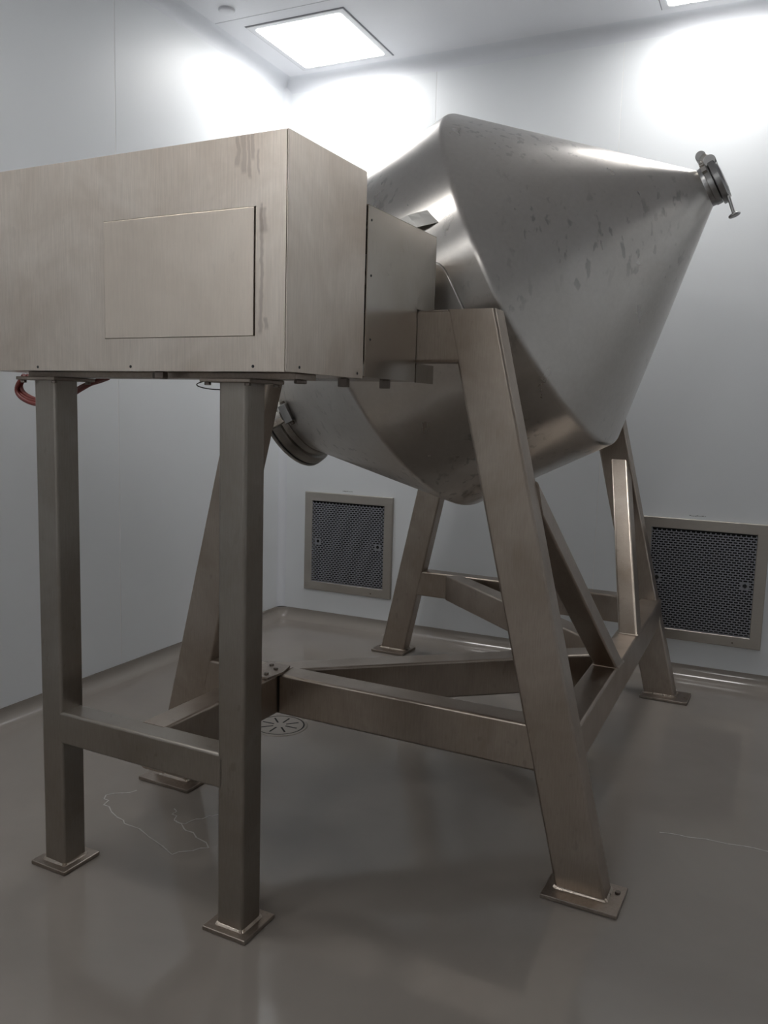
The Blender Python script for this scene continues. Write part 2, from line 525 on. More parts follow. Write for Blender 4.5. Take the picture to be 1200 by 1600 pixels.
# ceiling light fixtures
def ceiling_light(x0, y0, mat, label):
    x1, y1 = x0 + 0.60, y0 + 0.62
    t = tag(empty('ceiling_light', ((x0 + x1) / 2, (y0 + y1) / 2, ZC - .012)), label, 'light', 'recessed ceiling light panels')
    cx, cy_, cz = t.location
    # trim: a ring with a hairline grey joint round it
    bm = bmesh.new()
    def ringplate(a0, a1, b0, b1, c0, c1, d0, d1, zlo, zhi):
        outer = [(a0, b0), (a1, b0), (a1, b1), (a0, b1)]
        inner = [(c0, d0), (c1, d0), (c1, d1), (c0, d1)]
        vs = []
        for z in (zlo, zhi):
            vs.append(([bm.verts.new((x, y, z)) for x, y in outer], [bm.verts.new((x, y, z)) for x, y in inner]))
        for o_, i_ in vs:
            for k in range(4):
                bm.faces.new((o_[k], o_[(k + 1) % 4], i_[(k + 1) % 4], i_[k]))
        for k in range(4):
            j = (k + 1) % 4
            bm.faces.new((vs[0][0][k], vs[0][0][j], vs[1][0][j], vs[1][0][k]))
            bm.faces.new((vs[0][1][k], vs[0][1][j], vs[1][1][j], vs[1][1][k]))
    ringplate(x0 - cx, x1 - cx, y0 - cy_, y1 - cy_, x0 + .04 - cx, x1 - .04 - cx, y0 + .04 - cy_, y1 - .04 - cy_, 0.006, 0.0118)
    mesh_obj('frame', bm, M['trim'], t)
    bm = bmesh.new()
    ringplate(x0 - .006 - cx, x1 + .006 - cx, y0 - .006 - cy_, y1 + .006 - cy_, x0 + .01 - cx, x1 - .01 - cx, y0 + .01 - cy_, y1 - .01 - cy_, 0.0095, 0.0122)
    mesh_obj('gasket', bm, M['line'], t)
    bm = bmesh.new()
    p = rrect(x1 - x0 - .07, y1 - y0 - .07, 0.018, 5)
    loft(bm, [[(a, b, 0.004) for a, b in p], [(a, b, 0.010) for a, b in p]])
    mesh_obj('diffuser', bm, mat, t)
    return t
ceiling_light(-2.805, 4.045, M['lamp'], 'square lit ceiling panel in the corner above the machine, fully in view')
ceiling_light(-0.695, 4.045, M['lamp'], 'lit ceiling panel cut by the top edge of the picture at right')
ceiling_light(1.415, 4.045, M['lamp_added_side'], 'added lit ceiling panel by the right wall, unseen outside the picture')
for i, lx in enumerate((-2.805,)):
    ceiling_light(lx, MID_Y, M['lamp_mid'], ('left', 'middle', 'right')[i] + ' lit ceiling panel overhead, added unseen above the top edge of the picture')
for i, (lx, ly) in enumerate([(-2.805, -2.0), (-0.695, -2.0)]):
    ceiling_light(lx, ly, M['lamp_front'], ('left', 'middle', 'right')[i] + ' lit ceiling panel added unseen behind the camera by the front wall')

# round sprinkler / sensor cover
bm = bmesh.new()
revolve(bm, [(0, 0), (0, .036), (.004, .042), (.014, .044), (.014, 0)], (0, 0, 0), (0, 0, 1), 32)
o = mesh_obj('smoke_detector', bm, M['trim'], smooth=40)
o.location = (-2.786, 3.84, ZC - .0141)
tag(o, 'small round white detector on the ceiling left of the light panel', 'detector')

# floor drain
DX, DY, DR = -1.935, 3.09, 0.115
t = tag(empty('floor_drain', (DX, DY, 0)), 'round steel floor drain cover with radial slots under the frame', 'drain')
bm = bmesh.new()
slots = []
ns, n_r = 8, 96
rr = [0.0, 0.016, 0.030, 0.088, 0.106]
for k in range(n_r):
    a0 = 2 * math.pi * k / n_r; a1 = 2 * math.pi * (k + 1) / n_r
    for i in range(len(rr) - 1):
        is_slot = (i == 2) and (k % (n_r // ns) == 0)
        zz = 0.0036
        def P(r, a): return bm.verts.new((r * math.cos(a), r * math.sin(a), zz))
        if is_slot:
            continue
        if rr[i] == 0:
            bm.faces.new((P(0, 0), P(rr[1], a0), P(rr[1], a1)))
        else:
            bm.faces.new((P(rr[i], a0), P(rr[i + 1], a0), P(rr[i + 1], a1), P(rr[i], a1)))
M['drain'] = plain('drain_cover_steel', (0.30, 0.27, 0.24), 0.38, 0.6)
mesh_obj('slotted_cover', bm, M['drain'], t)
bm = bmesh.new()
for k in range(ns):
    a = 2 * math.pi * (k + .5 / (n_r // ns)) / ns
    d = Vector((math.cos(a), math.sin(a), 0)); n_ = Vector((-d.y, d.x, 0))
    q = [d * .030 - n_ * .0038, d * .088 - n_ * .0038, d * .088 + n_ * .0038, d * .030 + n_ * .0038]
    loft(bm, [[v + Vector((0, 0, 0.0010)) for v in q], [v + Vector((0, 0, 0.0042)) for v in q]])
mesh_obj('slot', bm, M['dark'], t)
bm = bmesh.new()
revolve(bm, [(0.0008, .104), (0.0026, .107), (0.0030, .111), (0.0008, .113)], (0, 0, 0), (0, 0, 1), 64)
mesh_obj('rim_gap', bm, M['dark'], t)
bm = bmesh.new()
revolve(bm, [(0.0002, .113), (0.0036, .113), (0.0030, .124), (0.0002, .126)], (0, 0, 0), (0, 0, 1), 64)
mesh_obj('rim', bm, M['drain'], t, smooth=30)

# ------------------------------------------------------------------ return-air vents
def vent(rect, holes, label):
    x0, x1, z0, z1 = rect
    cx, cz = (x0 + x1) / 2, (z0 + z1) / 2
    t = tag(empty('air_vent', (cx, YB, z0)), label, 'vent', 'perforated return-air vents in the back wall')
    oz = z0
    X = lambda v: v - cx
    Z = lambda v: v - oz
    pr = 0.018            # frame stands this far proud
    fw = 0.058
    # frame: sloped border ring
    bm = bmesh.new()
    def ring(d, y):
        return [(X(x0 + d), y, Z(z0 + d)), (X(x1 - d), y, Z(z0 + d)), (X(x1 - d), y, Z(z1 - d)), (X(x0 + d), y, Z(z1 - d))]
    rs = [ring(0, -0.0005), ring(0, -pr), ring(0.003, -pr - 0.002), ring(fw - .003, -pr - 0.002), ring(fw, -pr + .001), ring(fw, 0.02)]
    RR = [[bm.verts.new(p) for p in r] for r in rs]
    for a, b in zip(RR, RR[1:]):
        for i in range(4):
            bm.faces.new((a[i], a[(i + 1) % 4], b[(i + 1) % 4], b[i]))
    mesh_obj('frame', bm, M['vent'], t)
    # perforated sheet: staggered slots, real openings
    bm = bmesh.new()
    nx, nz = 21, 41
    a0, a1, b0, b1 = x0 + fw, x1 - fw, z0 + fw, z1 - fw
    m_ = 0.004
    pxw = (a1 - a0 - 2 * m_) / nx
    pzh = (b1 - b0 - 2 * m_) / nz
    sh = pzh * 0.62        # slot height
    ya, yb_ = -pr - 0.0005, -pr + 0.0015
    def slab(xa, xb, za, zb):
        add_box(bm, (X(xa), ya, Z(za)), (X(xb), yb_, Z(zb)))
    zprev = b0
    hr = [(hx, hz) for hx, hz in holes]
    for r in range(nz):
        zs = b0 + m_ + pzh * (r + 0.5) - sh / 2
        slab(a0, a1, zprev, zs)
        zprev = zs + sh
        off = 0.5 if r % 2 else 0.0
        xs = [a0 + m_ + pxw * (c + off) for c in range(nx + 1)]
        bw = pxw * 0.24
        xe = a0
        for xx in xs:
            if xx - bw / 2 > a1: continue
            xa, xb = max(xx - bw / 2, a0), min(xx + bw / 2, a1)
            slab(xa, xb, zs, zs + sh)
        for hx, hz in hr:
            if abs(zs + sh / 2 - hz) < 0.019:
                slab(hx - 0.021, hx + 0.021, zs, zs + sh)
    mesh_obj('perforated_sheet', bm, M['perf'], t)
    for hx, hz in holes:
        bm = bmesh.new()
        cyl(bm, (X(hx), ya - .0015, Z(hz)), (X(hx), ya + .001, Z(hz)), 0.010, 16)
        mesh_obj('fixing_hole', bm, M['dark'], t)
    bm = bmesh.new()
    add_box(bm, (X(x0 + .045), 0.03, Z(z0 + .045)), (X(x1 - .045), 0.034, Z(z1 - .045)))
    mesh_obj('duct_back', bm, M['dark'], t)
    bm = bmesh.new()
    cyl(bm, (X(x1 - .14), -pr - .0035, Z(z0 + .022)), (X(x1 - .14), -pr - .001, Z(z0 + .022)), 0.005, 12)
    mesh_obj('screw', bm, M['bolt'], t)
    return t
vent(V1, [(-2.715, 0.55), (-2.274, 0.55)], 'steel perforated wall vent seen left of the rear leg, near the room corner')
vent(V2, [(-0.097, 0.548), (-0.55, 0.548)], 'larger steel perforated wall vent at the right edge, partly behind the rear right leg')

# little pen marks on the wall above each vent
for (mx, mz) in ((-2.50, 0.893), (-0.357, 0.901)):
    bm = bmesh.new()
    xx = mx - .045
    for k in range(9):
        w = random.uniform(.004, .009)
        dz = random.uniform(-.001, .001)
        add_box(bm, (xx, YB - .0008, mz + dz), (xx + w, YB - .0002, mz + dz + random.uniform(.002, .004)))
        xx += w + random.uniform(.0015, .004)
    mesh_obj('pen_mark', bm, M['mark'], wb)

# ================================================================== THE MACHINE
BX, BY, MYAW = -1.1900767, 1.9094283, -0.033389
def T(u, v, z=0.0):
    return Vector((BX + math.cos(MYAW) * u - math.sin(MYAW) * v, BY + math.sin(MYAW) * u + math.cos(MYAW) * v, z))
def machine_root(name, u, v, label, cat, group=None):
    o = empty(name, T(u, v), MYAW)
    tag(o, label, cat, group)
    o['org'] = (u, v, 0.0)
    return o
def part(root, name, bm, mat, smooth=None):
    org = tuple(root['org'])
    r = root
    return mesh_obj(name, bm, mat, root, smooth, org)
def subpart(parent, root, name, bm, mat, smooth=None):
    return mesh_obj(name, bm, mat, parent, smooth, tuple(root['org']))

def leaning_leg(bm, c0, z0, c1, z1, w, d, r=0.010, vcut=None):
    """rectangular tube cut level at both ends: centre c0=(u,v) at z0 to c1 at z1"""
    p = rrect(w, d, r, 4)
    loft(bm, [[(c0[0] + a, c0[1] + b, z0) for a, b in p], [(c1[0] + a, c1[1] + b, z1) for a, b in p]])

def beam(bm, p0, p1, w, zlo, zhi, r=0.010):
    """level rectangular tube between plan points"""
    p0 = Vector((*p0, 0)); p1 = Vector((*p1, 0))
    d = (p1 - p0).normalized(); s = Vector((-d.y, d.x, 0))
    zc = (zlo + zhi) / 2
    p = rrect(w, zhi - zlo, r, 4)
    loft(bm, [[q + s * a + Vector((0, 0, zc + b)) for a, b in p] for q in (p0, p1)])

def weld_ring(bm, c, z, w, d, t=0.005, n=72):
    """irregular bead of weld around a rectangular section"""
    p = rrect(w + t, d + t, 0.012, 18)
    m = len(p)
    rings = []
    for a, b in p:
        k = 1 + random.uniform(-.35, .35)
        rings.append((a, b, k))
    vs = []
    for i, (a, b, k) in enumerate(rings):
        l = math.hypot(a, b)
        ox, oy = a / l * t * k, b / l * t * k
        vs.append([bm.verts.new((c[0] + a - ox * .8, c[1] + b - oy * .8, z + t * 1.3 * k)), bm.verts.new((c[0] + a + ox * .5, c[1] + b + oy * .5, z + t * .7 * k)), bm.verts.new((c[0] + a + ox, c[1] + b + oy, z))])
    for i in range(m):
        j = (i + 1) % m
        for k in range(2):
            bm.faces.new((vs[i][k], vs[j][k], vs[j][k + 1], vs[i][k + 1]))

def foot(leg, root, lo, hi, c, w, d, bolts, t=0.014):
    bm = bmesh.new()
    add_box(bm, (lo[0], lo[1], 0.0008), (hi[0], hi[1], t), 0.0022, 2)
    subpart(leg, root, 'foot_plate', bm, M['plate'])
    bm = bmesh.new()
    weld_ring(bm, c, t, w, d)
    subpart(leg, root, 'weld_bead', bm, M['weld'], 60)
    for (bu, bv) in bolts:
        bm = bmesh.new()
        hexbolt(bm, (bu, bv, t), (bu, bv, t + .006), 0.0085)
        subpart(leg, root, 'anchor_bolt', bm, M['bolt'])

# ---------------------------------------------------------------- support frame
fr = machine_root('support_frame', -0.04, 1.5, 'heavy stainless steel floor frame of leaning square tubes carrying the tilted drum', 'frame')
VN0, VN1 = 0.480, 0.565
VR0, VR1 = 2.474, 2.558
ZB0, ZB1 = 1.577, 1.733
LW = 0.152
Z0 = 0.014
def frame_leg(cf, slope, v0, v1, plate, bolts, ztop=ZB1):
    bm = bmesh.new()
    vm = (v0 + v1) / 2
    cb = (cf + slope * Z0, vm)
    ct = (cf + slope * ztop, vm)
    leaning_leg(bm, cb, Z0, ct, ztop, LW, v1 - v0)
    l = part(fr, 'leg', bm, M['frame'], 40)
    foot(l, fr, plate[0], plate[1], cb, LW, v1 - v0, bolts)
    return l
frame_leg(0.750, -0.2445, VN0, VN1, ((0.640, 0.427), (0.866, 0.590)), [(0.845, 0.545), (0.662, 0.545)])
frame_leg(-0.833, 0.2445, VN0, VN1, ((-0.935, 0.424), (-0.697, 0.592)), [(-0.715, 0.545), (-0.915, 0.545)])
frame_leg(0.662, -0.245, VR0, VR1, ((0.570, 2.418), (0.802, 2.590)), [(0.783, 2.50), (0.59, 2.50)])
frame_leg(-0.880, 0.215, VR0, VR1, ((-0.985, 2.412), (-0.776, 2.590)), [(-0.79, 2.50), (-0.965, 2.50)])
# head beams between the two legs of each A
bm = bmesh.new(); beam(bm, (-0.405, (VN0 + VN1) / 2), (0.300, (VN0 + VN1) / 2), VN1 - VN0 - .001, ZB0, ZB1)
part(fr, 'head_beam', bm, M['frame'], 40)
bm = bmesh.new(); beam(bm, (-0.50, (VR0 + VR1) / 2), (0.200, (VR0 + VR1) / 2), VR1 - VR0 - .001, ZB0, ZB1)
part(fr, 'head_beam', bm, M['frame'], 40)
# low cross beams
ZL0, ZL1 = 0.360, 0.504
bm = bmesh.new(); beam(bm, (-0.333, VN0 + .052), (0.60, VN0 + .052), 0.100, ZL0, ZL1)
part(fr, 'cross_beam', bm, M['frame'], 40)
bm = bmesh.new(); beam(bm, (-0.70, VN0 + .052), (-0.338, VN0 + .052), 0.100, ZL0, ZL1)
part(fr, 'cross_beam', bm, M['frame'], 40)
bm = bmesh.new(); beam(bm, (-0.75, VR0 + .052), (0.53, VR0 + .052), 0.100, ZL0, ZL1)
part(fr, 'cross_beam', bm, M['frame'], 40)
# side rail
bm = bmesh.new(); beam(bm, (0.655, 0.52), (0.582, 2.52), 0.100, ZL0, ZL1)
part(fr, 'side_rail', bm, M['frame'], 40)
# diagonals meeting the rail in the middle
bm = bmesh.new(); beam(bm, (-0.40, 0.560), (0.585, 1.425), 0.104, ZL0 + .001, ZL1 - .001)
part(fr, 'diagonal_beam', bm, M['frame'], 40)
bm = bmesh.new(); beam(bm, (-0.50, 2.480), (0.585, 1.532), 0.100, ZL0 + .001, ZL1 - .001)
part(fr, 'diagonal_beam', bm, M['frame'], 40)
# braces from rail up to the legs
def brace(cu0, cv0, w, d, cu1, vt, zt_c, name='brace'):
    """level base on the rail; cut upright where it meets the leg plane v=vt"""
    bm = bmesh.new()
    p = rrect(w, d, 0.010, 4)
    # direction from the base centre to where the centre line meets v = vt
    D = Vector((cu1 - cu0, vt - cv0, zt_c - ZL1))
    base = [Vector((cu0 + a, cv0 + b, ZL1 - .002)) for a, b in p]
    top = [q + D * ((vt - q.y) / D.y) for q in base]
    loft(bm, [base, top])
    o = part(fr, name, bm, M['frame'], 40)
    bm = bmesh.new()
    weld_ring(bm, (cu0, cv0), ZL1, w, d, 0.004)
    subpart(o, fr, 'weld_bead', bm, M['weld'], 60)
    return o
brace(0.6375, 1.247, 0.088, 0.105, 0.500, 0.560, 1.180)
brace(0.6185, 1.760, 0.080, 0.105, 0.398, 2.478, 1.168)
# splice plate on the beam joint
bm = bmesh.new()
pl = [(-0.435, 0.395), (-0.335, 0.395), (-0.335, 0.52), (-0.352, 0.565), (-0.435, 0.565)]
pl = [(-0.437, 0.41), (-0.333, 0.41), (-0.325, 0.49), (-0.345, 0.565), (-0.437, 0.565)]
loft(bm, [[(a, b, ZL1) for a, b in pl], [(a, b, ZL1 + .008) for a, b in pl]])
sp = part(fr, 'splice_plate', bm, M['plate'])
for (a, b) in ((-0.40, 0.53), (-0.362, 0.50), (-0.40, 0.44), (-0.36, 0.44)):
    bm = bmesh.new(); hexbolt(bm, (a, b, ZL1 + .008), (a, b, ZL1 + .014), 0.008)
    subpart(sp, fr, 'bolt', bm, M['bolt'])
# bearings standing on the head beams
for (v0, v1) in ((VN0 + .01, VN1 + .02), (VR0 - .02, VR1 - .01)):
    bm = bmesh.new()
    add_box(bm, (-0.15, v0, ZB1 + .0005), (0.07, v1, ZB1 + .03), .004)
    revolve(bm, [(0, 0), (0, .085), (.006, .09), (v1 - v0 - .006, .09), (v1 - v0, .085), (v1 - v0, 0)], (-0.04, v0, ZB1 + .09), (0, 1, 0), 40)
    part(fr, 'bearing_block', bm, M['clamp'], 40)

# ---------------------------------------------------------------- motor stand (two posts)
st = machine_root('motor_stand', -0.39, -0.114, 'two upright steel posts joined by a crossbar under the long box housing', 'stand')
PW = 0.086
ZT = 1.4975
def post(uc):
    bm = bmesh.new()
    leaning_leg(bm, (uc, -0.114), Z0, (uc, -0.114), ZT - .010, PW, PW, 0.009)
    l = part(st, 'leg', bm, M['stand'], 40)
    foot(l, st, (uc - .071, -0.185), (uc + .071, -0.043), (uc, -0.114), PW, PW, [], 0.013)
    bm = bmesh.new()
    add_box(bm, (uc - .078, -0.190, ZT - .010), (uc + .078, -0.038, ZT - .0005), .0015, 1)
    subpart(l, st, 'top_plate', bm, M['plate'])
    for (du, dv) in ((.062, -.062), (-.062, -.062), (.062, .062), (-.062, .062)):
        bm = bmesh.new(); hexbolt(bm, (uc + du, -0.114 + dv, ZT - .018), (uc + du, -0.114 + dv, ZT - .0102), .0085)
        subpart(l, st, 'bolt', bm, M['bolt'])
    return l
post(-0.0565)
post(-0.727)
bm = bmesh.new(); beam(bm, (-0.70, -0.117), (-0.085, -0.117), 0.080, 0.403, 0.502, .009)
part(st, 'crossbar', bm, M['stand'], 40)
bm = bmesh.new(); beam(bm, (-0.387, -0.09), (-0.387, 0.4785), 0.094, ZL0 + .001, ZL1 - .001)
part(st, 'tie_beam', bm, M['frame'], 40)

# ---------------------------------------------------------------- box housing
UL, UR = -0.93, 0.150
VF, VBk = -0.224, 0.149
ZBt, ZTp = 1.512, 2.053
hs = machine_root('drive_housing', -0.39, -0.04, 'long stainless sheet box with a square access panel, on the two posts', 'housing')
# body (inner box) plus separate skins
bm = bmesh.new()
add_box(bm, (UL + .002, VF + .014, ZBt + .001), (UR - .004, VBk - .001, ZTp - .002), .001, 1)
part(hs, 'housing_body', bm, M['housing'])
# front sheet with the opening for the access panel
PA = (-0.419, 0.061, 1.5945, 1.892)     # u0,u1,z0,z1
bm = bmesh.new()
def plate_hole(bm, v0, v1, u0, u1, z0, z1, h):
    quads = []
    for v in (v0, v1):
        o_ = [bm.verts.new(p) for p in ((u0, v, z0), (u1, v, z0), (u1, v, z1), (u0, v, z1))]
        i_ = [bm.verts.new(p) for p in ((h[0], v, h[2]), (h[1], v, h[2]), (h[1], v, h[3]), (h[0], v, h[3]))]
        for k in range(4):
            bm.faces.new((o_[k], o_[(k + 1) % 4], i_[(k + 1) % 4], i_[k]))
        quads.append((o_, i_))
    for k in range(4):
        j = (k + 1) % 4
        bm.faces.new((quads[0][0][k], quads[0][0][j], quads[1][0][j], quads[1][0][k]))
        bm.faces.new((quads[0][1][k], quads[0][1][j], quads[1][1][j], quads[1][1][k]))
plate_hole(bm, VF, VF + .0135, UL, UR - .0045, ZBt, ZTp, PA)
fs = part(hs, 'front_sheet', bm, M['housing'])
bm = bmesh.new()
add_box(bm, (PA[0] + .0012, VF - .0015, PA[2] + .0012), (PA[1] - .0045, VF + .006, PA[3] - .0015), .0008, 1)
part(hs, 'access_panel', bm, M['panel'])
bm = bmesh.new()
add_box(bm, (UR - .0038, VF + .001, ZBt), (UR, VBk, ZTp - .001), .0008, 1)
part(hs, 'side_sheet', bm, M['housing'])
bm = bmesh.new()
add_box(bm, (UL, VF + .001, ZTp - .0018), (UR - .001, VBk, ZTp + .0012), .0005, 1)
part(hs, 'top_sheet', bm, M['housing'])
# sheet screws (dark dots) along the bottom edge
for (u, z) in ((-0.673, 1.5215), (-0.331, 1.523), (0.056, 1.524)):
    bm = bmesh.new(); cyl(bm, (u, VF - .0012, z), (u, VF + .001, z), .0038, 12)
    part(hs, 'screw', bm, M['gasket'])
for v in (-0.167, 0.118):
    bm = bmesh.new(); cyl(bm, (UR - .001, v, 1.525), (UR + .0012, v, 1.525), .0036, 12)
    part(hs, 'screw', bm, M['gasket'])
# mounting rail and bolts under the floor of the box
bm = bmesh.new()
add_box(bm, (-0.80, -0.150, ZT), (0.128, -0.055, ZBt + .0005), .001, 1)
part(hs, 'mounting_rail', bm, M['plate'])
for (u, v, z) in ((0.118, -0.112, ZT - .010), (0.112, 0.112, 1.488), (-0.262, -0.19, 1.494)):
    bm = bmesh.new()
    hexbolt(bm, (u, v, z), (u, v, ZBt if v > 0 or v < -.15 else ZT), .016 if v > -.15 else .02)
    part(hs, 'bolt', bm, M['bolt'])

# shaft cover: hollow box whose sides are notched round the head beam
SU0, SU1, SV0, SV1, SZ0, SZ1 = -0.235, 0.154, 0.153, 0.606, 1.517, 1.972
g = 0.003
def side_skin(u0, u1):
    bm = bmesh.new()
    poly = [(SV0, SZ0), (VN0 - g, SZ0), (VN0 - g, ZB1 + g), (SV1, ZB1 + g), (SV1, SZ1), (SV0, SZ1)]
    loft(bm, [[(u0, v, z) for v, z in poly], [(u1, v, z) for v, z in poly]])
    return bm
cv = part(hs, 'shaft_cover', side_skin(SU1 - .003, SU1), M['cover'])
subpart(cv, hs, 'side_sheet', side_skin(SU0, SU0 + .003), M['cover'])
for lo, hi in (((SU0, SV0, SZ1 - .002), (SU1, SV1, SZ1 + .001)),
               ((SU0, SV1 - .003, ZB1 + g), (SU1, SV1 - .001, SZ1)),
               ((SU0, SV0 + .0, SZ0), (SU1 - .001, VN0 - g, SZ0 + .003))):
    bm = bmesh.new(); add_box(bm, lo, hi, .0006, 1)
    subpart(cv, hs, 'side_sheet', bm, M['cover'])
# lower flap closing the notch below the beam
bm = bmesh.new()
poly = [(VN0 + .007, SZ0 - .001), (SV1 + .012, SZ0 - .001), (SV1 + .012, ZB0 - g), (VN0 + .007, ZB0 - g)]
loft(bm, [[(SU1 - .006, v, z) for v, z in poly], [(SU1 - .002, v, z) for v, z in poly]])
subpart(cv, hs, 'notch_flap', bm, M['cover'])
for (v, z) in ((0.172, 1.935), (0.176, 1.79), (0.180, 1.62)):
    bm = bmesh.new(); cyl(bm, (SU1 - .001, v, z), (SU1 + .0012, v, z), .0034, 12)
    subpart(cv, hs, 'screw', bm, M['gasket'])
bm = bmesh.new()
hexbolt(bm, (0.118, 0.345, 1.492), (0.118, 0.345, SZ0), .016)
part(hs, 'bolt', bm, M['bolt'])

# ---------------------------------------------------------------- drum
DC = Vector((-0.067, 1.499, 1.824))
TH_ = 0.463
AX = Vector((math.cos(TH_), 0, math.sin(TH_)))
WX = Vector((-math.sin(TH_), 0, math.cos(TH_)))
DRAD, HW = 0.726, 0.319
LR, RR_ = 0.683, 0.071
LL, RL = 0.600, 0.205
dr = machine_root('mixing_drum', -0.067, 1.499, 'big tilted double-cone stainless steel mixing drum slung between the leaning legs', 'drum')
def pos(s, r, a):
    return DC + AX * s + (Vector((0, 1, 0)) * math.cos(a) + WX * math.sin(a)) * r
ND = 160
bm = bmesh.new()
_hw = [HW - .032 * math.tan(math.atan2(DRAD - q, w) / 2) for q, w in ((RL, LL), (RR_, LR))]
revolve(bm, [(-_hw[0] + (_hw[0] + _hw[1]) * i / 6, DRAD) for i in range(7)], DC, AX, ND)
part(dr, 'band', bm, M['drum'], 30)
def cone(sgn, Lc, rend):
    """rounded shoulder then straight cone"""
    prof = []
    phi = math.atan2(DRAD - rend, Lc)
    rf = 0.032
    t = rf * math.tan(phi / 2)
    s0 = HW - t
    n = 7
    for i in range(n + 1):
        a = phi * i / n
        prof.append((s0 + rf * math.sin(a), DRAD - rf * (1 - math.cos(a))))
    prof[0] = (s0, DRAD)
    for i in range(1, 9):
        k = i / 8
        a = prof[n]
        prof.append((a[0] + (HW + Lc - a[0]) * k, a[1] + (rend - a[1]) * k))
    if s0 > HW - .004 - .0001 or True:
            pass
    b = bmesh.new()
    revolve(b, [(sgn * s, r) for s, r in prof], DC, AX, ND)
    return b
c1 = part(dr, 'cone', cone(1, LR, RR_), M['drum'], 30)
c2 = part(dr, 'cone', cone(-1, LL, RL), M['drum'], 30)
# trunnion doubler pads on both flanks
def pad(ac):
    b = bmesh.new()
    n, rings_ = 72, []
    for (k, rr_) in ((0.0, DRAD + .010), (0.5, DRAD + .010), (0.965, DRAD + .010), (0.985, DRAD + .008), (1.0, DRAD - .003)):
        ring = []
        for i in range(n):
            f = 2 * math.pi * i / n
            cx_, cy_ = math.cos(f), math.sin(f)
            q = (abs(cx_) ** 5 + abs(cy_) ** 5) ** (-1 / 5)
            ring.append(b.verts.new(pos(0.203 * q * cx_ * k, rr_, ac + math.radians(12.0) * q * cy_ * k)))
            if k == 0: break
        rings_.append(ring)
    for i in range(n):
        b.faces.new((rings_[0][0], rings_[1][i], rings_[1][(i + 1) % n]))
        for a_, b_ in zip(rings_[1:], rings_[2:]):
            b.faces.new((a_[i], a_[(i + 1) % n], b_[(i + 1) % n], b_[i]))
    return b
pd = part(dr, 'trunnion_pad', pad(math.radians(188)), M['drum'], 35)
part(dr, 'trunnion_pad', pad(math.radians(-8)), M['drum'], 35)
for (va, vb) in ((0.43, 0.82), (2.18, 2.54)):
    bm = bmesh.new()
    cyl(bm, (-0.04, va, ZB1 + .09), (-0.04, vb, ZB1 + .09), 0.045, 36)
    part(dr, 'shaft', bm, M['bright'], 30)
# small bent bright tab welded to the band
bm = bmesh.new()
def tabp(ds, da, h): return pos(0.150 + ds, DRAD + h, math.radians(163) + da)
grid = [[tabp(-.075 + .034 * i + .012 * j * (1 if i else 0), .046 * j - .040 + .010 * i, [[.002, .012, .016, .010, .001], [.003, .020, .024, .014, .001], [.003, .014, .020, .012, .001]][j][i]) for i in range(5)] for j in range(3)]
V_ = [[bm.verts.new(p) for p in row] for row in grid]
V2_ = [[bm.verts.new(p - (p - DC - AX * (p - DC).dot(AX)).normalized() * .004) for p in row] for row in grid]
for j in range(2):
    for i in range(4):
        bm.faces.new((V_[j][i], V_[j][i + 1], V_[j + 1][i + 1], V_[j + 1][i]))
        bm.faces.new((V2_[j][i], V2_[j + 1][i], V2_[j + 1][i + 1], V2_[j][i + 1]))
rim = [(0, i) for i in range(5)] + [(j, 4) for j in (1, 2)] + [(2, i) for i in (3, 2, 1, 0)] + [(1, 0)]
for a_, b_ in zip(rim, rim[1:] + rim[:1]):
    bm.faces.new((V_[a_[0]][a_[1]], V_[b_[0]][b_[1]], V2_[b_[0]][b_[1]], V2_[a_[0]][a_[1]]))
M['tab'] = plain('scuffed_bright_tab', (0.78, 0.76, 0.72), 0.4, 0.35)
part(dr, 'bent_tab', bm, M['tab'])

# big discharge flange with its lid, lower left
S = -(HW + LL)
bm = bmesh.new()
revolve(bm, [(S + .010, .198), (S + .006, .214), (S - .004, .218), (S - .022, .220), (S - .026, .232), (S - .040, .240), (S - .062, .244), (S - .066, .240), (S - .066, .20)], DC, AX, 96)
fl = part(dr, 'discharge_flange', bm, M['ring'], 35)
bm = bmesh.new()
revolve(bm, [(S - .060, .235), (S - .072, .2405), (S - .076, .2405), (S - .076, .20)], DC, AX, 96)
subpart(fl, dr, 'gasket', bm, M['gasket'], 35)
bm = bmesh.new()
revolve(bm, [(S - .073, .20), (S - .073, .243), (S - .076, .246), (S - .084, .246), (S - .088, .242), (S - .10, .19), (S - .112, .10), (S - .116, 0)], DC, AX, 96)
lid = part(dr, 'discharge_lid', bm, M['ring'], 35)
# hinge block with barrel on the upper side facing the camera
def local_box(bm, s0, s1, r0, r1, a, halfw, bev=.003):
    """box on the rim at angle a: along the axis s, outward r, tangential width"""
    e_r = Vector((0, 1, 0)) * math.cos(a) + WX * math.sin(a)
    e_t = -Vector((0, 1, 0)) * math.sin(a) + WX * math.cos(a)
    b = bmesh.new()
    add_box(b, (s0, r0, -halfw), (s1, r1, halfw), bev, 2)
    mat_ = Matrix((AX, e_r, e_t)).transposed()
    bmesh.ops.transform(b, matrix=Matrix.Translation(DC) @ mat_.to_4x4(), verts=b.verts)
    me = bpy.data.meshes.new('tmp'); b.to_mesh(me); b.free()
    bm.from_mesh(me); bpy.data.meshes.remove(me)
ah = math.radians(189)
bm = bmesh.new()
local_box(bm, S - .10, S + .03, .235, .262, ah, .026)
local_box(bm, S + .045, S + .085, .215, .300, ah, .042)
hb = subpart(lid, dr, 'hinge_block', bm, M['clamp'])
bm = bmesh.new()
e_t = -Vector((0, 1, 0)) * math.sin(ah) + WX * math.cos(ah)
e_r = Vector((0, 1, 0)) * math.cos(ah) + WX * math.sin(ah)
pc = DC + AX * (S - .01) + e_r * .272
cyl(bm, pc - AX * .075, pc + AX * .050, .028, 24)
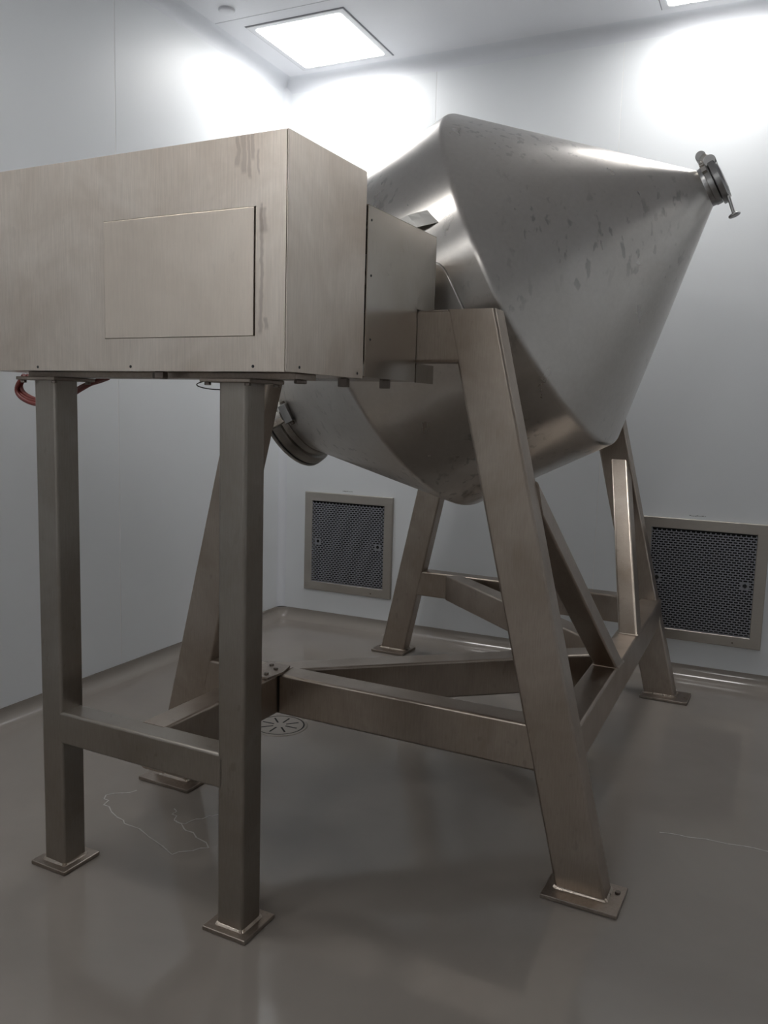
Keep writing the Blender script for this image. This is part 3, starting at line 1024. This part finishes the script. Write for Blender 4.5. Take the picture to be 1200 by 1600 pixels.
subpart(lid, dr, 'hinge_barrel', bm, M['bright'], 40)
bm = bmesh.new()
pc = DC + AX * (S + .065) + e_r * .275 - e_t * .055
cyl(bm, pc, pc + e_t * .110, .010, 16)
subpart(lid, dr, 'hinge_pin', bm, M['bolt'], 40)

# small charge port with clamp, upper right
S = HW + LR
bm = bmesh.new()
revolve(bm, [(S - .004, .0715), (S + .012, .0735), (S + .016, .077), (S + .034, .077), (S + .036, .074), (S + .036, .0)], DC, AX, 48)
part(dr, 'charge_port', bm, M['clamp'], 35)
bm = bmesh.new()
revolve(bm, [(S + .037, 0), (S + .037, .081), (S + .040, .086), (S + .058, .086), (S + .062, .082), (S + .062, 0)], DC, AX, 48)
cl = part(dr, 'clamp_ring', bm, M['clamp'], 35)
bm = bmesh.new()
revolve(bm, [(S + .0622, .074), (S + .068, .070), (S + .072, .04), (S + .073, 0)], DC, AX, 48)
subpart(cl, dr, 'port_cap', bm, M['clamp'], 35)
# two round hinge heads at the top (seen end on), link, and the T bolt with knob
near = Vector((0, -1, 0))
o1 = DC + AX * (S + .030) + WX * .105 + near * .010
o2 = DC + AX * (S + .050) + WX * .066 + near * .035
bm = bmesh.new()
cyl(bm, o1 + near * .025, o1 - near * .02, .0185, 28)
subpart(cl, dr, 'hinge_head', bm, M['clamp'], 40)
bm = bmesh.new()
cyl(bm, o2 + near * .025, o2 - near * .04, .0215, 28)
subpart(cl, dr, 'hinge_head', bm, M['clamp'], 40)
def bar(bm, a, b, w, t, n):
    """flat bar from a to b; width along n, thickness across"""
    a = Vector(a); b = Vector(b); d = (b - a).normalized(); n = Vector(n).normalized(); q = d.cross(n).normalized()
    r = rrect(w, t, min(w, t) * .2, 3)
    loft(bm, [[p + n * x_ + q * y_ for x_, y_ in r] for p in (a, b)])
bm = bmesh.new()
bar(bm, o1 + near * .01, o2 + near * .01, .026, .030, near)
subpart(cl, dr, 'hinge_link', bm, M['bright'])
kb = DC + AX * (S + .050) - WX * .148 + near * .035
bm = bmesh.new()
bar(bm, o2 + AX * .012, o2 + AX * .012 - WX * .115, .024, .016, near)
subpart(cl, dr, 'clamp_lever', bm, M['clamp'])
bm = bmesh.new()
cyl(bm, o2 + AX * .012 - WX * .10, kb, .0065, 14)
subpart(cl, dr, 'clamp_bolt', bm, M['clamp'], 40)
bm = bmesh.new()
kd = (kb - (o2 + AX * .012)).normalized()
cyl(bm, kb - kd * .004, kb + kd * .005, .021, 28)
subpart(cl, dr, 'clamp_knob', bm, M['clamp'], 40)
bm = bmesh.new()
local_box(bm, S + .012, S + .030, .072, .090, math.radians(125), .012, .002)
local_box(bm, S + .012, S + .030, .072, .090, math.radians(150), .012, .002)
subpart(cl, dr, 'clamp_lug', bm, M['bright'])

# ---------------------------------------------------------------- hoses and wire hanging below the box
hb = machine_root('red_hose_bundle', -0.9, 0.0, 'loop of red hoses hanging below the box behind the left post', 'hose')
for k, (du, dv, dz) in enumerate(((0, 0, 0), (.012, .004, .004), (.006, -.008, -.008))):
    bm = bmesh.new()
    tube_path(bm, [(-1.020 + du, .02 + dv, ZBt - .003), (-1.055 + du, .02 + dv, 1.475 + dz), (-1.036 + du, .02 + dv, 1.445 + dz), (-0.966 + du, .02 + dv, 1.425 + dz),
                   (-0.86, .02 + dv, 1.430 + dz), (-0.767 - du * .3, .02 + dv, 1.472 + dz), (-0.700, .02 + dv, 1.492), (-0.66, .02 + dv, ZBt - .009)], .0068, 10, 6)
    part(hb, 'hose', bm, M['hose'], 60)
w_ = machine_root('hanging_wire', -0.27, 0.0, 'thin black wire loop drooping under the box beside the right post', 'wire')
bm = bmesh.new()
tube_path(bm, [(-0.25, .05, ZBt - .003), (-0.305, .03, 1.495), (-0.300, .0, 1.485), (-0.276, .0, 1.477), (-0.224, .0, 1.473), (-0.15, .0, 1.478), (-0.10, .0, ZBt - .004)], .0016, 6, 6)
part(w_, 'cable', bm, M['wire'], 60)

for o in bpy.data.objects:
    if 'org' in o:
        del o['org']
